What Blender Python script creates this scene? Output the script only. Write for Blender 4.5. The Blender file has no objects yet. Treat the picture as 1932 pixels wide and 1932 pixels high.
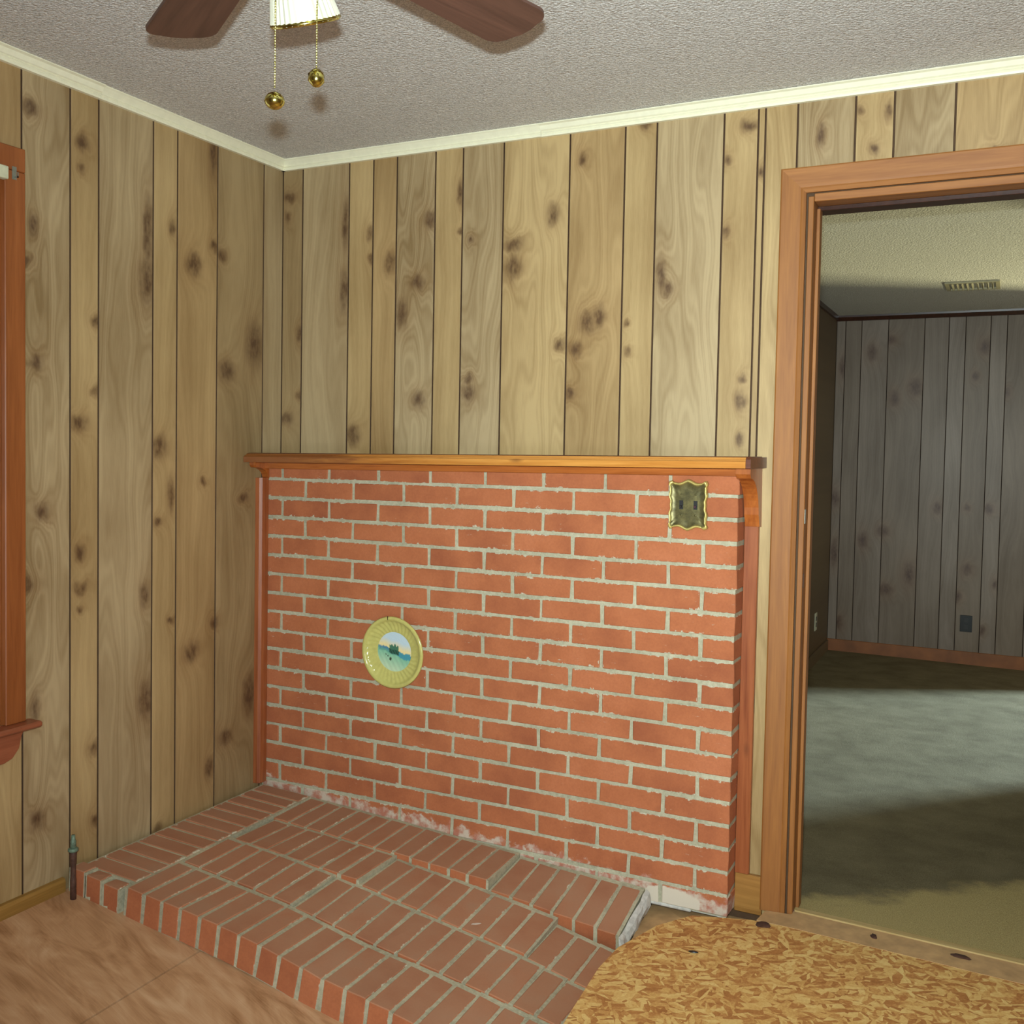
import bpy, bmesh, math, random
from mathutils import Vector, Matrix
random.seed(7)
S = bpy.context.scene
C = S.collection
PI = math.pi
# ------------------------------------------------------------------ camera, world, lights, exposure
cam = bpy.data.cameras.new('camera'); co = bpy.data.objects.new('camera', cam); C.objects.link(co)
CAM = Vector((2.38667, -2.93294, 1.32711))
_r = Vector((0.8935030, 0.4486766, 0.0184835)); _u = Vector((-0.0352121, 0.0289693, 0.9989599)); _f = Vector((-0.4476745, 0.8932245, -0.0416830))
M = Matrix(((_r.x, _u.x, -_f.x), (_r.y, _u.y, -_f.y), (_r.z, _u.z, -_f.z))).to_4x4()
M.translation = CAM; co.matrix_world = M
cam.sensor_width = 36; cam.lens = 1901.34/1932*36
cam.shift_x = (966-950.99)/1932; cam.shift_y = (924.12-966)/1932
cam.clip_start = .02; cam.clip_end = 60
S.camera = co
S.view_settings.view_transform = 'Standard'; S.view_settings.look = 'None'
S.view_settings.gamma = 1; S.view_settings.use_curve_mapping = False
S.view_settings.exposure = 0.0
w = bpy.data.worlds.new('world'); S.world = w; w.use_nodes = True
w.node_tree.nodes['Background'].inputs[0].default_value = (1.0, .96, .86, 1)
w.node_tree.nodes['Background'].inputs[1].default_value = .8
def area(name, loc, target, sx, sy, power, col, spread=PI):
    l = bpy.data.lights.new(name, 'AREA'); l.energy = power; l.color = col
    l.shape = 'RECTANGLE'; l.size = sx; l.size_y = sy; l.spread = spread
    o = bpy.data.objects.new(name, l); C.objects.link(o); o.location = loc
    o.rotation_euler = (Vector(target)-Vector(loc)).to_track_quat('-Z', 'Y').to_euler(); return o
FL = CAM + _r*(-.012) + _u*.09 + _f*.01
area('camera_flash', FL, FL + _f*2 + _r*.42 + Vector((0, 0, .16)), .035, .02, 49, (.86, 1., .985), math.radians(124))
wd = bpy.data.lights.new('window_daylight', 'SPOT'); wd.energy = 60; wd.color = (1, .95, .84); wd.spot_size = math.radians(52); wd.spot_blend = .6; wd.shadow_soft_size = .12
wo = bpy.data.objects.new('window_daylight', wd); C.objects.link(wo); wo.location = (-.95, -2.68, 1.55)
wo.rotation_euler = (Vector((-.03, -1.148, 1.2))-wo.location).to_track_quat('-Z', 'Y').to_euler()
area('ceiling_fill', (3.0, -4.1, .7), (1.2, -1.2, 2.34), 1.4, .7, 38, (.76, .84, 1))  # added fill low behind the camera, aimed up to brighten ceiling and crown
area('patio_daylight', (6.4, 5.82, 2.7), (2.1, 2.75, 0), .5, .5, 1300, (.52, .755, 1))
area('ground_bounce', (5.4, 5.38, .02), (1.9, 2.4, 2.3), .45, .2, 300, (1, .97, .60))
# knots on the panel boards: (along wall, height, half width, half height), metres
KN_L= [(-1.054, 2.215, 0.0232, 0.0197), (-1.046, 1.906, 0.015, 0.0313), (-1.071, 1.809, 0.0164, 0.017), (-1.038, 1.535, 0.0203, 0.0231), (-1.021, 1.128, 0.0223, 0.0235), (-1.069, 0.927, 0.0217, 0.0203), (-1.042, 0.585, 0.0153, 0.0326), (-0.885, 2.169, 0.0221, 0.0208), (-0.891, 2.101, 0.0147, 0.0134), (-0.838, 1.674, 0.0152, 0.0183), (-0.838, 1.467, 0.0153, 0.0185), (-0.899, 1.372, 0.0315, 0.0212), (-0.89, 1.006, 0.0168, 0.0245), (-0.889, 0.902, 0.0225, 0.0169), (-0.893, 0.838, 0.0112, 0.0123), (-0.841, 0.421, 0.0174, 0.0222), (-0.835, 0.205, 0.0176, 0.0192), (-0.642, 1.819, 0.03, 0.0645), (-0.642, 1.964, 0.0171, 0.0963), (-0.642, 0.52, 0.0284, 0.0569), (-0.65, 0.854, 0.0172, 0.0364), (-0.54, 2.0, 0.0135, 0.0264), (-0.591, 1.307, 0.0334, 0.0332), (-0.541, 1.155, 0.0137, 0.0473), (-0.594, 1.074, 0.0177, 0.015), (-0.539, 0.755, 0.0138, 0.0137), (-0.593, 0.092, 0.0202, 0.0155), (-0.444, 1.9, 0.0335, 0.034), (-0.352, 1.977, 0.02, 0.0209), (-0.317, 1.954, 0.0204, 0.0211), (-0.398, 1.198, 0.0123, 0.0123), (-0.449, 0.637, 0.034, 0.0352), (-0.343, 0.718, 0.0179, 0.0181), (-0.358, 2.297, 0.0174, 0.0861), (-0.149, 1.673, 0.0393, 0.0739), (-0.288, 1.57, 0.0366, 0.0322), (-0.201, 1.134, 0.0219, 0.0148), (-0.162, 0.435, 0.0339, 0.0685), (-0.359, 0.223, 0.0178, 0.0364), (-0.283, 0.313, 0.0319, 0.0278), (-1.036, 0.263, 0.0259, 0.024)]
KN_B= [(0.028, 2.215, 0.0239, 0.0208), (0.022, 2.145, 0.0144, 0.0171), (0.08, 1.724, 0.0119, 0.0228), (0.077, 1.505, 0.0119, 0.0153), (0.023, 1.418, 0.029, 0.0231), (0.275, 1.865, 0.0203, 0.0629), (0.276, 2.105, 0.0135, 0.0828), (0.316, 1.36, 0.0292, 0.0316), (0.379, 2.06, 0.0132, 0.0236), (0.385, 1.974, 0.0132, 0.0164), (0.462, 1.949, 0.0237, 0.0361), (0.622, 2.085, 0.0247, 0.0247), (0.576, 1.88, 0.0251, 0.0249), (0.514, 1.781, 0.0213, 0.045), (0.587, 1.483, 0.0251, 0.0251), (0.738, 2.162, 0.012, 0.0381), (0.737, 2.038, 0.01, 0.0122), (0.777, 2.003, 0.0119, 0.0138), (0.775, 1.505, 0.0239, 0.0245), (0.778, 1.552, 0.0159, 0.0175), (0.933, 1.983, 0.0341, 0.0203), (0.934, 1.91, 0.0303, 0.0407), (1.071, 2.064, 0.0219, 0.0298), (1.234, 1.737, 0.0245, 0.0326), (1.194, 1.719, 0.0265, 0.0328), (1.102, 1.656, 0.0164, 0.0183), (1.145, 1.497, 0.018, 0.0199), (1.157, 1.638, 0.0215, 0.0231), (1.326, 1.714, 0.0085, 0.0113), (1.327, 1.628, 0.0103, 0.0145), (1.374, 2.307, 0.0183, 0.0158), (1.43, 1.852, 0.0149, 0.0506), (1.453, 1.811, 0.0164, 0.0237), (1.622, 2.177, 0.0109, 0.0137), (1.624, 1.963, 0.0109, 0.0184), (1.685, 2.265, 0.0228, 0.0181), (1.722, 2.136, 0.0075, 0.0135), (1.683, 1.544, 0.0108, 0.0138), (1.68, 1.475, 0.0169, 0.0215), (1.679, 1.363, 0.0108, 0.0185), (1.989, 2.27, 0.0069, 0.0144), (2.059, 2.259, 0.0108, 0.0227), (2.024, 2.16, 0.0123, 0.0157), (1.884, 2.214, 0.0114, 0.0292), (2.327, 2.113, 0.0173, 0.0163), (1.17, 2.227, 0.0142, 0.0228)]
KN_F= [(1.326, 0.646, 0.021, 0.0805), (1.51, 0.748, 0.0273, 0.0506), (1.634, 0.813, 0.0336, 0.0358), (1.806, 0.534, 0.0329, 0.071), (1.971, 0.985, 0.0257, 0.0349), (2.148, 0.992, 0.0157, 0.0207), (2.273, 0.988, 0.0277, 0.0308), (2.162, 0.588, 0.0251, 0.0346), (2.108, 0.403, 0.0221, 0.0313), (2.324, 0.503, 0.0153, 0.0309), (1.365, 0.164, 0.0279, 0.0403), (2.26, 0.197, 0.0186, 0.0311), (1.663, 0.419, 0.0402, 0.0359), (1.342, 1.915, 0.0208, 0.0649), (1.528, 2.012, 0.0304, 0.0499), (1.643, 2.097, 0.0299, 0.0283), (1.808, 1.777, 0.0391, 0.0491), (1.682, 1.704, 0.0299, 0.0424), (2.221, 2.031, 0.0308, 0.0408), (2.354, 1.741, 0.0182, 0.0304), (2.166, 1.845, 0.0186, 0.0273), (1.314, 1.022, 0.028, 0.0511)]
# ------------------------------------------------------------------ node helper
class N:
    def __init__(s, name):
        s.m = bpy.data.materials.new(name); s.m.use_nodes = True
        s.t = s.m.node_tree; s.b = s.t.nodes['Principled BSDF']
    def n(s, ty, **k):
        x = s.t.nodes.new(ty)
        for a, v in k.items(): setattr(x, a, v)
        return x
    def put(s, sock, v):
        if isinstance(v, bpy.types.NodeSocket): s.t.links.new(v, sock)
        elif v is not None:
            try: sock.default_value = v
            except Exception: sock.default_value = (v[0], v[1], v[2], 1) if len(v) == 3 else v
    def math(s, op, a, b=None, c=None, clamp=False):
        x = s.n('ShaderNodeMath', operation=op, use_clamp=clamp)
        s.put(x.inputs[0], a)
        if b is not None: s.put(x.inputs[1], b)
        if c is not None: s.put(x.inputs[2], c)
        return x.outputs[0]
    def vec(s, op, a, b=None):
        x = s.n('ShaderNodeVectorMath', operation=op); s.put(x.inputs[0], a)
        if b is not None: s.put(x.inputs[1], b)
        return x.outputs['Value'] if op in ('LENGTH', 'DISTANCE', 'DOT_PRODUCT') else x.outputs[0]
    def sep(s, v): x = s.n('ShaderNodeSeparateXYZ'); s.put(x.inputs[0], v); return x.outputs
    def comb(s, a, b, c):
        x = s.n('ShaderNodeCombineXYZ')
        for i, v in enumerate((a, b, c)): s.put(x.inputs[i], v)
        return x.outputs[0]
    def noise(s, v, scale, detail=2, rough=.5, dist=0, out=0):
        x = s.n('ShaderNodeTexNoise'); s.put(x.inputs['Vector'], v)
        x.inputs['Scale'].default_value = scale; x.inputs['Detail'].default_value = detail
        x.inputs['Roughness'].default_value = rough; x.inputs['Distortion'].default_value = dist
        return x.outputs[out]
    def vor(s, v, scale, feature='F1', out='Distance', rand=1):
        x = s.n('ShaderNodeTexVoronoi', feature=feature); s.put(x.inputs['Vector'], v)
        x.inputs['Scale'].default_value = scale; x.inputs['Randomness'].default_value = rand
        return x.outputs[out]
    def ramp(s, f, stops, interp='LINEAR'):
        x = s.n('ShaderNodeValToRGB'); x.color_ramp.interpolation = interp
        e = x.color_ramp.elements
        while len(e) < len(stops): e.new(.5)
        for i, (p, c) in enumerate(stops):
            e[i].position = p; e[i].color = (c[0], c[1], c[2], 1) if not isinstance(c, (int, float)) else (c, c, c, 1)
        s.put(x.inputs[0], f); return x.outputs[0]
    def mr(s, v, a, b, c=0., d=1., smooth=False):
        x = s.n('ShaderNodeMapRange', interpolation_type='SMOOTHSTEP' if smooth else 'LINEAR')
        for i, q in enumerate((v, a, b, c, d)): s.put(x.inputs[i], q)
        return x.outputs[0]
    def mix(s, f, a, b, mode='MIX'):
        x = s.n('ShaderNodeMix', data_type='RGBA', blend_type=mode)
        s.put(x.inputs[0], f); s.put(x.inputs[6], a if isinstance(a, bpy.types.NodeSocket) else (*a, 1)[:4])
        s.put(x.inputs[7], b if isinstance(b, bpy.types.NodeSocket) else (*b, 1)[:4]); return x.outputs[2]
    def pos(s): return s.n('ShaderNodeNewGeometry').outputs['Position']
    def nrm(s): return s.n('ShaderNodeNewGeometry').outputs['Normal']
    def tc(s, k='Object'): return s.n('ShaderNodeTexCoord').outputs[k]
    def rnd(s): return s.n('ShaderNodeObjectInfo').outputs['Random']
    def bump(s, h, strength=.5, dist=.002):
        x = s.n('ShaderNodeBump'); x.inputs['Strength'].default_value = strength
        x.inputs['Distance'].default_value = dist; s.put(x.inputs['Height'], h)
        s.t.links.new(x.outputs[0], s.b.inputs['Normal'])
    def fin(s, col, rough=.6, metal=0., spec=.5):
        s.put(s.b.inputs['Base Color'], col if isinstance(col, bpy.types.NodeSocket) else (*col, 1))
        s.put(s.b.inputs['Roughness'], rough); s.put(s.b.inputs['Metallic'], metal)
        s.b.inputs['Specular IOR Level'].default_value = spec
        return s.m
def lin(r, g, b):
    return tuple((c/255/12.92 if c <= 10 else ((c/255+.055)/1.055)**2.4) for c in (r, g, b))

# ------------------------------------------------------------------ materials
def wood(name, dark, light, axis='z', scale=1., knots=.0, rough=.4, red=None, contrast=1.):
    s = N(name); p = s.tc('Object'); r = s.rnd(); q = s.vec('ADD', p, s.comb(s.math('MULTIPLY', r, 17.), s.math('MULTIPLY', r, 9.), s.math('MULTIPLY', r, 5.)))
    sc = {'z': (1, 1, .06), 'x': (.06, 1, 1), 'y': (1, .06, 1)}[axis]
    st = s.vec('MULTIPLY', q, sc)
    a = s.noise(st, 28*scale, 3, .55, 1.2); f = s.noise(st, 190*scale, 2, .6)
    v = s.math('ADD', s.math('MULTIPLY', a, .75*contrast), s.math('MULTIPLY', f, .3))
    col = s.ramp(v, [(.3, dark), (.72, light)])
    if knots:
        st2 = s.vec('MULTIPLY', q, {'z': (1, 1, .45), 'x': (.45, 1, 1), 'y': (1, .45, 1)}[axis])
        d = s.vor(st2, 9)
        col = s.mix(s.mr(d, .06, .17, knots, 0, True), col, red or (.09, .025, .01))
    if name == 'knotty_cedar_moulding':
        xx = s.sep(p)[0]
        k = s.math('ADD', xx, s.math('MULTIPLY', s.math('SUBTRACT', s.noise(s.vec('MULTIPLY', p, (1, 9, 9)), 6, 3, .6), .5), .9))
        col = s.mix(s.mr(k, .25, .75, .78, 0, True), col, lin(104, 46, 24))
    s.bump(v, .15, .0006)
    return s.fin(col, rough)
M_casing = wood('oak_casing', lin(130, 78, 32), lin(164, 106, 47), 'z', 1, .0, .6)
M_casing_h = wood('oak_casing_horizontal', lin(134, 80, 36), lin(170, 112, 56), 'x', 1, 0, .58)
M_cedar = wood('cedar_trim', lin(128, 62, 30), lin(170, 98, 56), 'z', 1, .9, .4)
M_cedar_y = wood('cedar_corbel', lin(132, 62, 24), lin(184, 104, 44), 'z', 1, .6, .35)
M_mantel = wood('knotty_cedar_moulding', lin(176, 106, 40), lin(220, 156, 78), 'x', .8, .9, .22, (.1, .02, .008))
M_mantel_top = wood('dark_mantel_top', lin(70, 34, 20), lin(112, 58, 34), 'x', 1, .5, .35)
M_frieze = wood('cedar_frieze', lin(140, 68, 24), lin(194, 112, 50), 'x', 1, 1, .3, (.08, .015, .006))
M_base = wood('pine_baseboard', lin(128, 92, 40), lin(165, 124, 62), 'y', 1, 0, .4)
M_base_x = wood('pine_baseboard_back', lin(140, 96, 44), lin(176, 128, 66), 'x', 1, 0, .4)
M_winw = wood('window_casing_wood', lin(126, 66, 28), lin(160, 92, 46), 'z', 1, 0, .35)
M_stool = wood('window_stool_wood', lin(128, 66, 42), lin(160, 92, 62), 'y', 1, 0, .35)
M_blade = wood('walnut_fan_blade', lin(70, 46, 38), lin(100, 68, 56), 'x', 1, 0, .5)

def panel_base(s, knots, tint, swirl, seed, gloss=.42):
    """knotty board print: grain contours that flow around the knots given in board coordinates"""
    p = s.tc('Object'); x, y, z = s.sep(p)
    ps = s.comb(s.math('ADD', x, seed*1.37), s.math('MULTIPLY', s.math('ADD', z, seed*3.1), .16), 0.)
    low = s.noise(ps, 6.5, 2, .5)
    f = s.math('ADD', s.math('MULTIPLY', x, 38 if swirl < 1 else 18), s.math('MULTIPLY', low, 5+16*swirl))
    kn = None; halo = None
    wz = s.sep(s.noise(s.comb(x, seed, s.math('MULTIPLY', z, .6)), 26, 3, .6, out=1))
    px = s.math('ADD', x, s.math('MULTIPLY', s.math('SUBTRACT', wz[0], .5), .022)); pzz = s.math('ADD', z, s.math('MULTIPLY', s.math('SUBTRACT', wz[1], .5), .05))
    for i, (kx, kz, rx, rz) in enumerate(knots):
        d = s.vec('LENGTH', s.vec('MULTIPLY', s.vec('SUBTRACT', s.comb(px, 0., pzz), (kx, 0, kz)), (1/rx, 0, 1/rz)))
        g = s.math('EXPONENT', s.math('MULTIPLY', s.math('MULTIPLY', d, d), -.28))
        f = s.math('ADD', f, s.math('MULTIPLY', g, 2.6))
        k = s.mr(d, 1.7, .15, 0, 1, True)
        kn = k if kn is None else s.math('MAXIMUM', kn, k)
        halo = g if halo is None else s.math('MAXIMUM', halo, g)
    wv = s.math('SINE', s.math('MULTIPLY', f, 2.6))
    wv2 = s.math('SINE', s.math('MULTIPLY', f, 8.3))
    pf = s.comb(s.math('ADD', x, seed), 0., s.math('MULTIPLY', z, .035))
    fib = s.noise(pf, 520, 2, .65)
    blot = s.noise(s.comb(x, seed, s.math('MULTIPLY', z, .3)), 5.5, 2, .5)
    v = s.math('ADD', s.math('MULTIPLY', wv, .05+.045*swirl), s.math('MULTIPLY', wv2, .035+.04*swirl))
    v = s.math('ADD', v, s.math('MULTIPLY', s.math('SUBTRACT', fib, .5), .42))
    v = s.math('ADD', v, s.math('MULTIPLY', s.math('SUBTRACT', blot, .5), 1.1))
    v = s.math('ADD', v, .52)
    lt = lin(*tint); dk = lin(*[c*q for c, q in zip(tint, (.74, .69, .61))])
    col = s.ramp(v, [(.12, dk), (.78, lt)])
    if kn is not None:
        nz = s.noise(s.comb(x, seed, s.math('MULTIPLY', z, .5)), 70, 2, .6)
        km = s.math('MULTIPLY', kn, s.mr(nz, .22, .62, .35, 1.))
        col = s.mix(s.math('MULTIPLY', halo, .33), col, lin(128, 88, 50))
        col = s.mix(s.math('MULTIPLY', km, .80), col, lin(62, 34, 22))
    s.bump(v, .12, .0006)
    return s.fin(col, gloss, 0, .4)

def simple(name, col, rough=.6, metal=0., spec=.5, var=.12, scale=40):
    s = N(name); n = s.noise(s.tc('Object'), scale, 3, .6)
    c = s.ramp(n, [(.3, tuple(q*(1-var) for q in col)), (.7, tuple(min(1, q*(1+var)) for q in col))])
    return s.fin(c, rough, metal, spec)
M_groove = simple('dark_groove_backing', lin(82, 58, 36), .8)
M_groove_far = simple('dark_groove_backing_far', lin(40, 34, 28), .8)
M_plain = simple('plain_wall', lin(138, 116, 82), .7)
M_crown = simple('ivory_crown_paint', lin(238, 234, 206), .45, var=.04)
M_dark = simple('dark_wood', lin(58, 30, 20), .3, var=.3)
M_farbase = simple('far_baseboard_wood', lin(140, 84, 40), .45, var=.3, scale=6)
M_brass = simple('polished_brass', lin(214, 204, 118), .16, 1., var=.05)
M_bronze = simple('bronze_blade_iron', lin(70, 36, 30), .45, .3)
M_black = simple('black_plastic', lin(14, 14, 13), .35)
M_cream = simple('cream_plastic', lin(200, 200, 170), .4)
M_pipe = simple('rusty_pipe', lin(86, 58, 46), .65, .2, var=.35, scale=90)
M_verd = simple('verdigris_fitting', lin(112, 132, 112), .6, .3, var=.35, scale=200)
M_mortarw = simple('white_mortar_lump', lin(196, 192, 184), .95, var=.2, scale=60)
M_metal = simple('grey_metal', lin(150, 155, 145), .4, .7)
M_vent = simple('vent_enamel', lin(150, 142, 110), .4, .2, var=.15)
M_bulb = simple('white_housing', lin(210, 200, 160), .35)
M_sub = simple('dark_subfloor', lin(70, 60, 50), .95, var=.4, scale=9)
M_tan = simple('tan_underlayment', lin(188, 150, 104), .8, var=.2, scale=18)
M_chip = simple('paint_chip', lin(205, 188, 172), .7)
M_debris = simple('brown_debris', lin(74, 46, 34), .9, var=.3)

def ceiling_mat(name, a, b):
    s = N(name); p = s.pos()
    v = s.vor(p, 120); n = s.noise(p, 210, 3, .7)
    h = s.math('ADD', s.math('MULTIPLY', v, -1.), s.math('MULTIPLY', n, 1.1))
    col = s.ramp(s.noise(p, 300, 2, .7), [(.36, a), (.66, b)])
    col = s.mix(s.mr(s.noise(p, 170, 2, .6), .61, .68, 0, .55), col, (.95, .94, .90))
    col = s.mix(s.mr(s.noise(p, 135, 2, .6), .40, .33, 0, .35), col, lin(120, 114, 106))
    s.bump(h, 1., .0048); return s.fin(col, .75, 0, .45)
M_ceil = ceiling_mat('popcorn_ceiling', lin(188, 184, 180), lin(246, 242, 238))
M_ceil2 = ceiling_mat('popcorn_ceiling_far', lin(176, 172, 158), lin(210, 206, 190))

def brick_mat(name, hearth):
    s = N(name); p = s.pos(); g = s.tc('Generated'); r = s.rnd()
    n1 = s.noise(p, 7, 3, .6); n2 = s.noise(p, 160, 3, .7)
    base = s.ramp(s.math('ADD', s.math('MULTIPLY', n1, .7), s.math('MULTIPLY', r, .16)), [(.2, lin(158, 90, 60)), (.45, lin(184, 110, 72)), (.72, lin(198, 122, 84))])
    base = s.mix(s.mr(n2, .35, .75, 0, .22), base, lin(120, 60, 45))
    if hearth:
        up = s.math('MAXIMUM', s.sep(s.nrm())[2], 0.)
        base = s.mix(s.math('MULTIPLY', up, s.mr(n1, .3, .7, .45, .8)), base, lin(166, 130, 104))
    gx, gy, gz = s.sep(g)
    def edge(a, size): return s.math('MULTIPLY', s.math('SUBTRACT', .5, s.math('ABSOLUTE', s.math('SUBTRACT', a, .5))), size)
    nn = s.sep(s.nrm())
    if hearth: e = s.math('MINIMUM', edge(gx, .057), s.math('ADD', edge(gy, .195), s.math('MULTIPLY', s.math('SUBTRACT', 1., s.math('ABSOLUTE', nn[2])), .1)))
    else: e = s.math('MINIMUM', s.math('ADD', edge(gx, .194), s.math('MULTIPLY', s.math('ABSOLUTE', nn[0]), .1)), edge(gz, .058))
    ns = s.noise(p, 42, 4, .72); big = s.noise(p, 5.2, 2, .5)
    thr = s.math('MULTIPLY', s.mr(ns, .485, .77, 0, .011 if not hearth else .006), s.mr(big, .35, .7, .35, 1.25))
    sm = s.mr(s.math('SUBTRACT', thr, e), -.0009, .0012, 0, 1)
    # scratches of light mortar dragged across the faces
    st = s.noise(s.vec('MULTIPLY', p, (1, 1, 5.5)), 26, 5, .75)
    dr = s.math('MULTIPLY', s.mr(st, .655, .70, 0, .8), s.mr(big, .45, .6, 0, 1))
    sm = s.math('MAXIMUM', sm, dr) if not hearth else sm
    if not hearth:
        x, y, z = s.sep(p)
        ln = s.math('SUBTRACT', z, s.math('SUBTRACT', .112, s.math('MULTIPLY', x, .057)))
        band = s.mr(s.math('ADD', ln, s.math('MULTIPLY', s.math('SUBTRACT', s.noise(p, 24, 4, .7), .5), .11)), .012, .028, 1, 0, True)
        pink = s.mix(s.mr(s.noise(p, 30, 3, .6), .4, .6, 0, 1), lin(205, 190, 172), lin(182, 118, 98))
        base = s.mix(s.math('MULTIPLY', band, .9), base, pink)
        # bare plaster left of the last bricks, at the floor
        dx = s.math('MULTIPLY', s.math('SUBTRACT', x, 1.535), 9.5)
        dz = s.math('MULTIPLY', s.math('SUBTRACT', z, -.003), 21.)
        rr = s.math('ADD', s.math('ADD', s.math('MULTIPLY', dx, dx), s.math('MULTIPLY', dz, dz)), s.math('MULTIPLY', s.math('SUBTRACT', s.noise(p, 22, 3, .7), .5), 1.3))
        base = s.mix(s.mr(rr, 1.0, .8, 0, 1), base, lin(214, 200, 180))
    col = s.mix(sm, base, s.ramp(n2, [(.3, lin(176, 168, 142)), (.7, lin(216, 206, 184))]))
    s.bump(s.math('ADD', s.math('MULTIPLY', n2, .5), s.math('MULTIPLY', sm, .8)), .45, .0012)
    return s.fin(col, .85, 0, .25)
M_brick = brick_mat('red_wall_brick', False)
M_hbrick = brick_mat('dusty_hearth_brick', True)
def mortar_mat(name, a, b):
    s = N(name); p = s.pos(); n = s.noise(p, 90, 4, .7); m = s.noise(p, 8, 2, .5)
    v = s.math('ADD', s.math('MULTIPLY', n, .6), s.math('MULTIPLY', m, .4))
    s.bump(n, .7, .002); return s.fin(s.ramp(v, [(.35, a), (.65, b)]), .9, 0, .2)
M_mortar = mortar_mat('wall_mortar', lin(158, 154, 130), lin(196, 190, 164))
M_hmortar = mortar_mat('hearth_mortar', lin(152, 147, 124), lin(196, 188, 160))

def osb_mat():
    s = N('strand_board'); p = s.pos(); x, y, z = s.sep(p)
    cols = []
    sel = s.vor(p, 38, out='Color')
    sr, sg, sb = s.sep(sel)
    wob = s.vec('SCALE', s.noise(p, 30, 2, .5, out=1)) if False else s.vec('MULTIPLY', s.noise(p, 22, 2, .5, out=1), (.010, .010, 0))
    layers = []
    for ang, sc in ((.25, 1.), (1.05, 1.15), (1.85, .9), (2.65, 1.05)):
        m = s.n('ShaderNodeMapping'); s.put(m.inputs['Vector'], s.vec('ADD', p, wob)); m.inputs['Rotation'].default_value = (0, 0, ang)
        c = s.vor(s.vec('MULTIPLY', m.outputs[0], (26*sc, 84*sc, 1)), 1., out='Color'); layers.append(s.sep(c))
    v = layers[0][0]
    for L_, g, t in ((layers[1], sr, .5), (layers[2], sg, .6), (layers[3], sb, .55)):
        v = s.n('ShaderNodeMix', data_type='FLOAT') if False else s.math('ADD', s.math('MULTIPLY', v, s.math('LESS_THAN', g, t)), s.math('MULTIPLY', L_[0], s.math('GREATER_THAN', g, t)))
    fib = s.noise(s.vec('MULTIPLY', p, (1, 1, 1)), 140, 3, .7)
    v = s.math('ADD', s.math('ADD', s.math('MULTIPLY', v, .36), s.math('MULTIPLY', fib, .34)), s.math('MULTIPLY', s.noise(p, 9, 5, .8, .6), .42))
    col = s.ramp(v, [(.26, lin(150, 94, 50)), (.46, lin(186, 128, 72)), (.60, lin(214, 168, 100)), (.80, lin(232, 200, 130))])
    s.bump(v, .35, .0015); return s.fin(col, .75, 0, .25)
M_osb = osb_mat()
def ply_mat():
    s = N('plywood'); p = s.pos(); x, y, z = s.sep(p)
    st = s.comb(s.math('MULTIPLY', x, .35), s.math('ADD', y, s.math('MULTIPLY', x, .25)), 0.)
    a = s.noise(st, 9, 4, .6, 1.6); f = s.noise(s.vec('MULTIPLY', st, (.3, 3, 1)), 90, 2, .6)
    ring = s.math('SINE', s.math('MULTIPLY', s.noise(st, 3.4, 1, .4), 70))
    v = s.math('ADD', s.math('ADD', s.math('MULTIPLY', a, .8), s.math('MULTIPLY', f, .2)), s.math('MULTIPLY', ring, .035))
    col = s.ramp(v, [(.28, lin(148, 102, 64)), (.5, lin(194, 148, 108)), (.72, lin(214, 174, 136))])
    s.bump(v, .1, .0005); return s.fin(col, .5, 0, .4)
M_ply = ply_mat()
def carpet_mat():
    s = N('carpet_lit_strip'); p = s.pos()
    n = s.noise(p, 260, 3, .8); m = s.noise(s.vec('MULTIPLY', p, (1, 1.2, 1)), 6, 4, .6)
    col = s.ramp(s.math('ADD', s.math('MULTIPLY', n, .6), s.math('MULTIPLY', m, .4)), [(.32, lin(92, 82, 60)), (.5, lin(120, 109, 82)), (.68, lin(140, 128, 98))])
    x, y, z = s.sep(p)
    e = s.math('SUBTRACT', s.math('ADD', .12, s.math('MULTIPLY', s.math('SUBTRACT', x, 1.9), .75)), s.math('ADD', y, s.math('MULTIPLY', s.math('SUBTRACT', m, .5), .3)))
    col = s.mix(s.mr(e, -.05, .06, 0, 1, True), col, s.ramp(n, [(.3, lin(162, 142, 92)), (.7, lin(200, 180, 126))]))  # flash-lit strip by the doorway painted into the carpet colour
    s.bump(n, 1., .004); return s.fin(col, .95, 0, .1)
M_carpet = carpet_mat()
def glass_pane():
    s = N('window_glass'); t = s.n('ShaderNodeBsdfTransparent'); g = s.n('ShaderNodeBsdfGlossy'); g.inputs['Roughness'].default_value = .02
    f = s.n('ShaderNodeFresnel'); m = s.n('ShaderNodeMixShader'); s.t.links.new(f.outputs[0], m.inputs[0])
    s.t.links.new(t.outputs[0], m.inputs[1]); s.t.links.new(g.outputs[0], m.inputs[2])
    s.t.links.new(m.outputs[0], s.t.nodes['Material Output'].inputs[0]); return s.m
M_glass = glass_pane()
def shade_mat():
    s = N('ribbed_glass'); s.b.inputs['Transmission Weight'].default_value = .35
    s.b.inputs['IOR'].default_value = 1.5
    return s.fin((.86, .84, .68), .14, 0., 1.)
M_shade = shade_mat()
M_ceramic = simple('yellow_glazed_ceramic', lin(196, 188, 110), .18, var=.08, scale=60)
def attr_mat(name, rough=.3):
    s = N(name); a = s.n('ShaderNodeAttribute'); a.attribute_name = 'paint'
    return s.fin(a.outputs['Color'], rough)
M_paint = attr_mat('painted_landscape_glaze')
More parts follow.
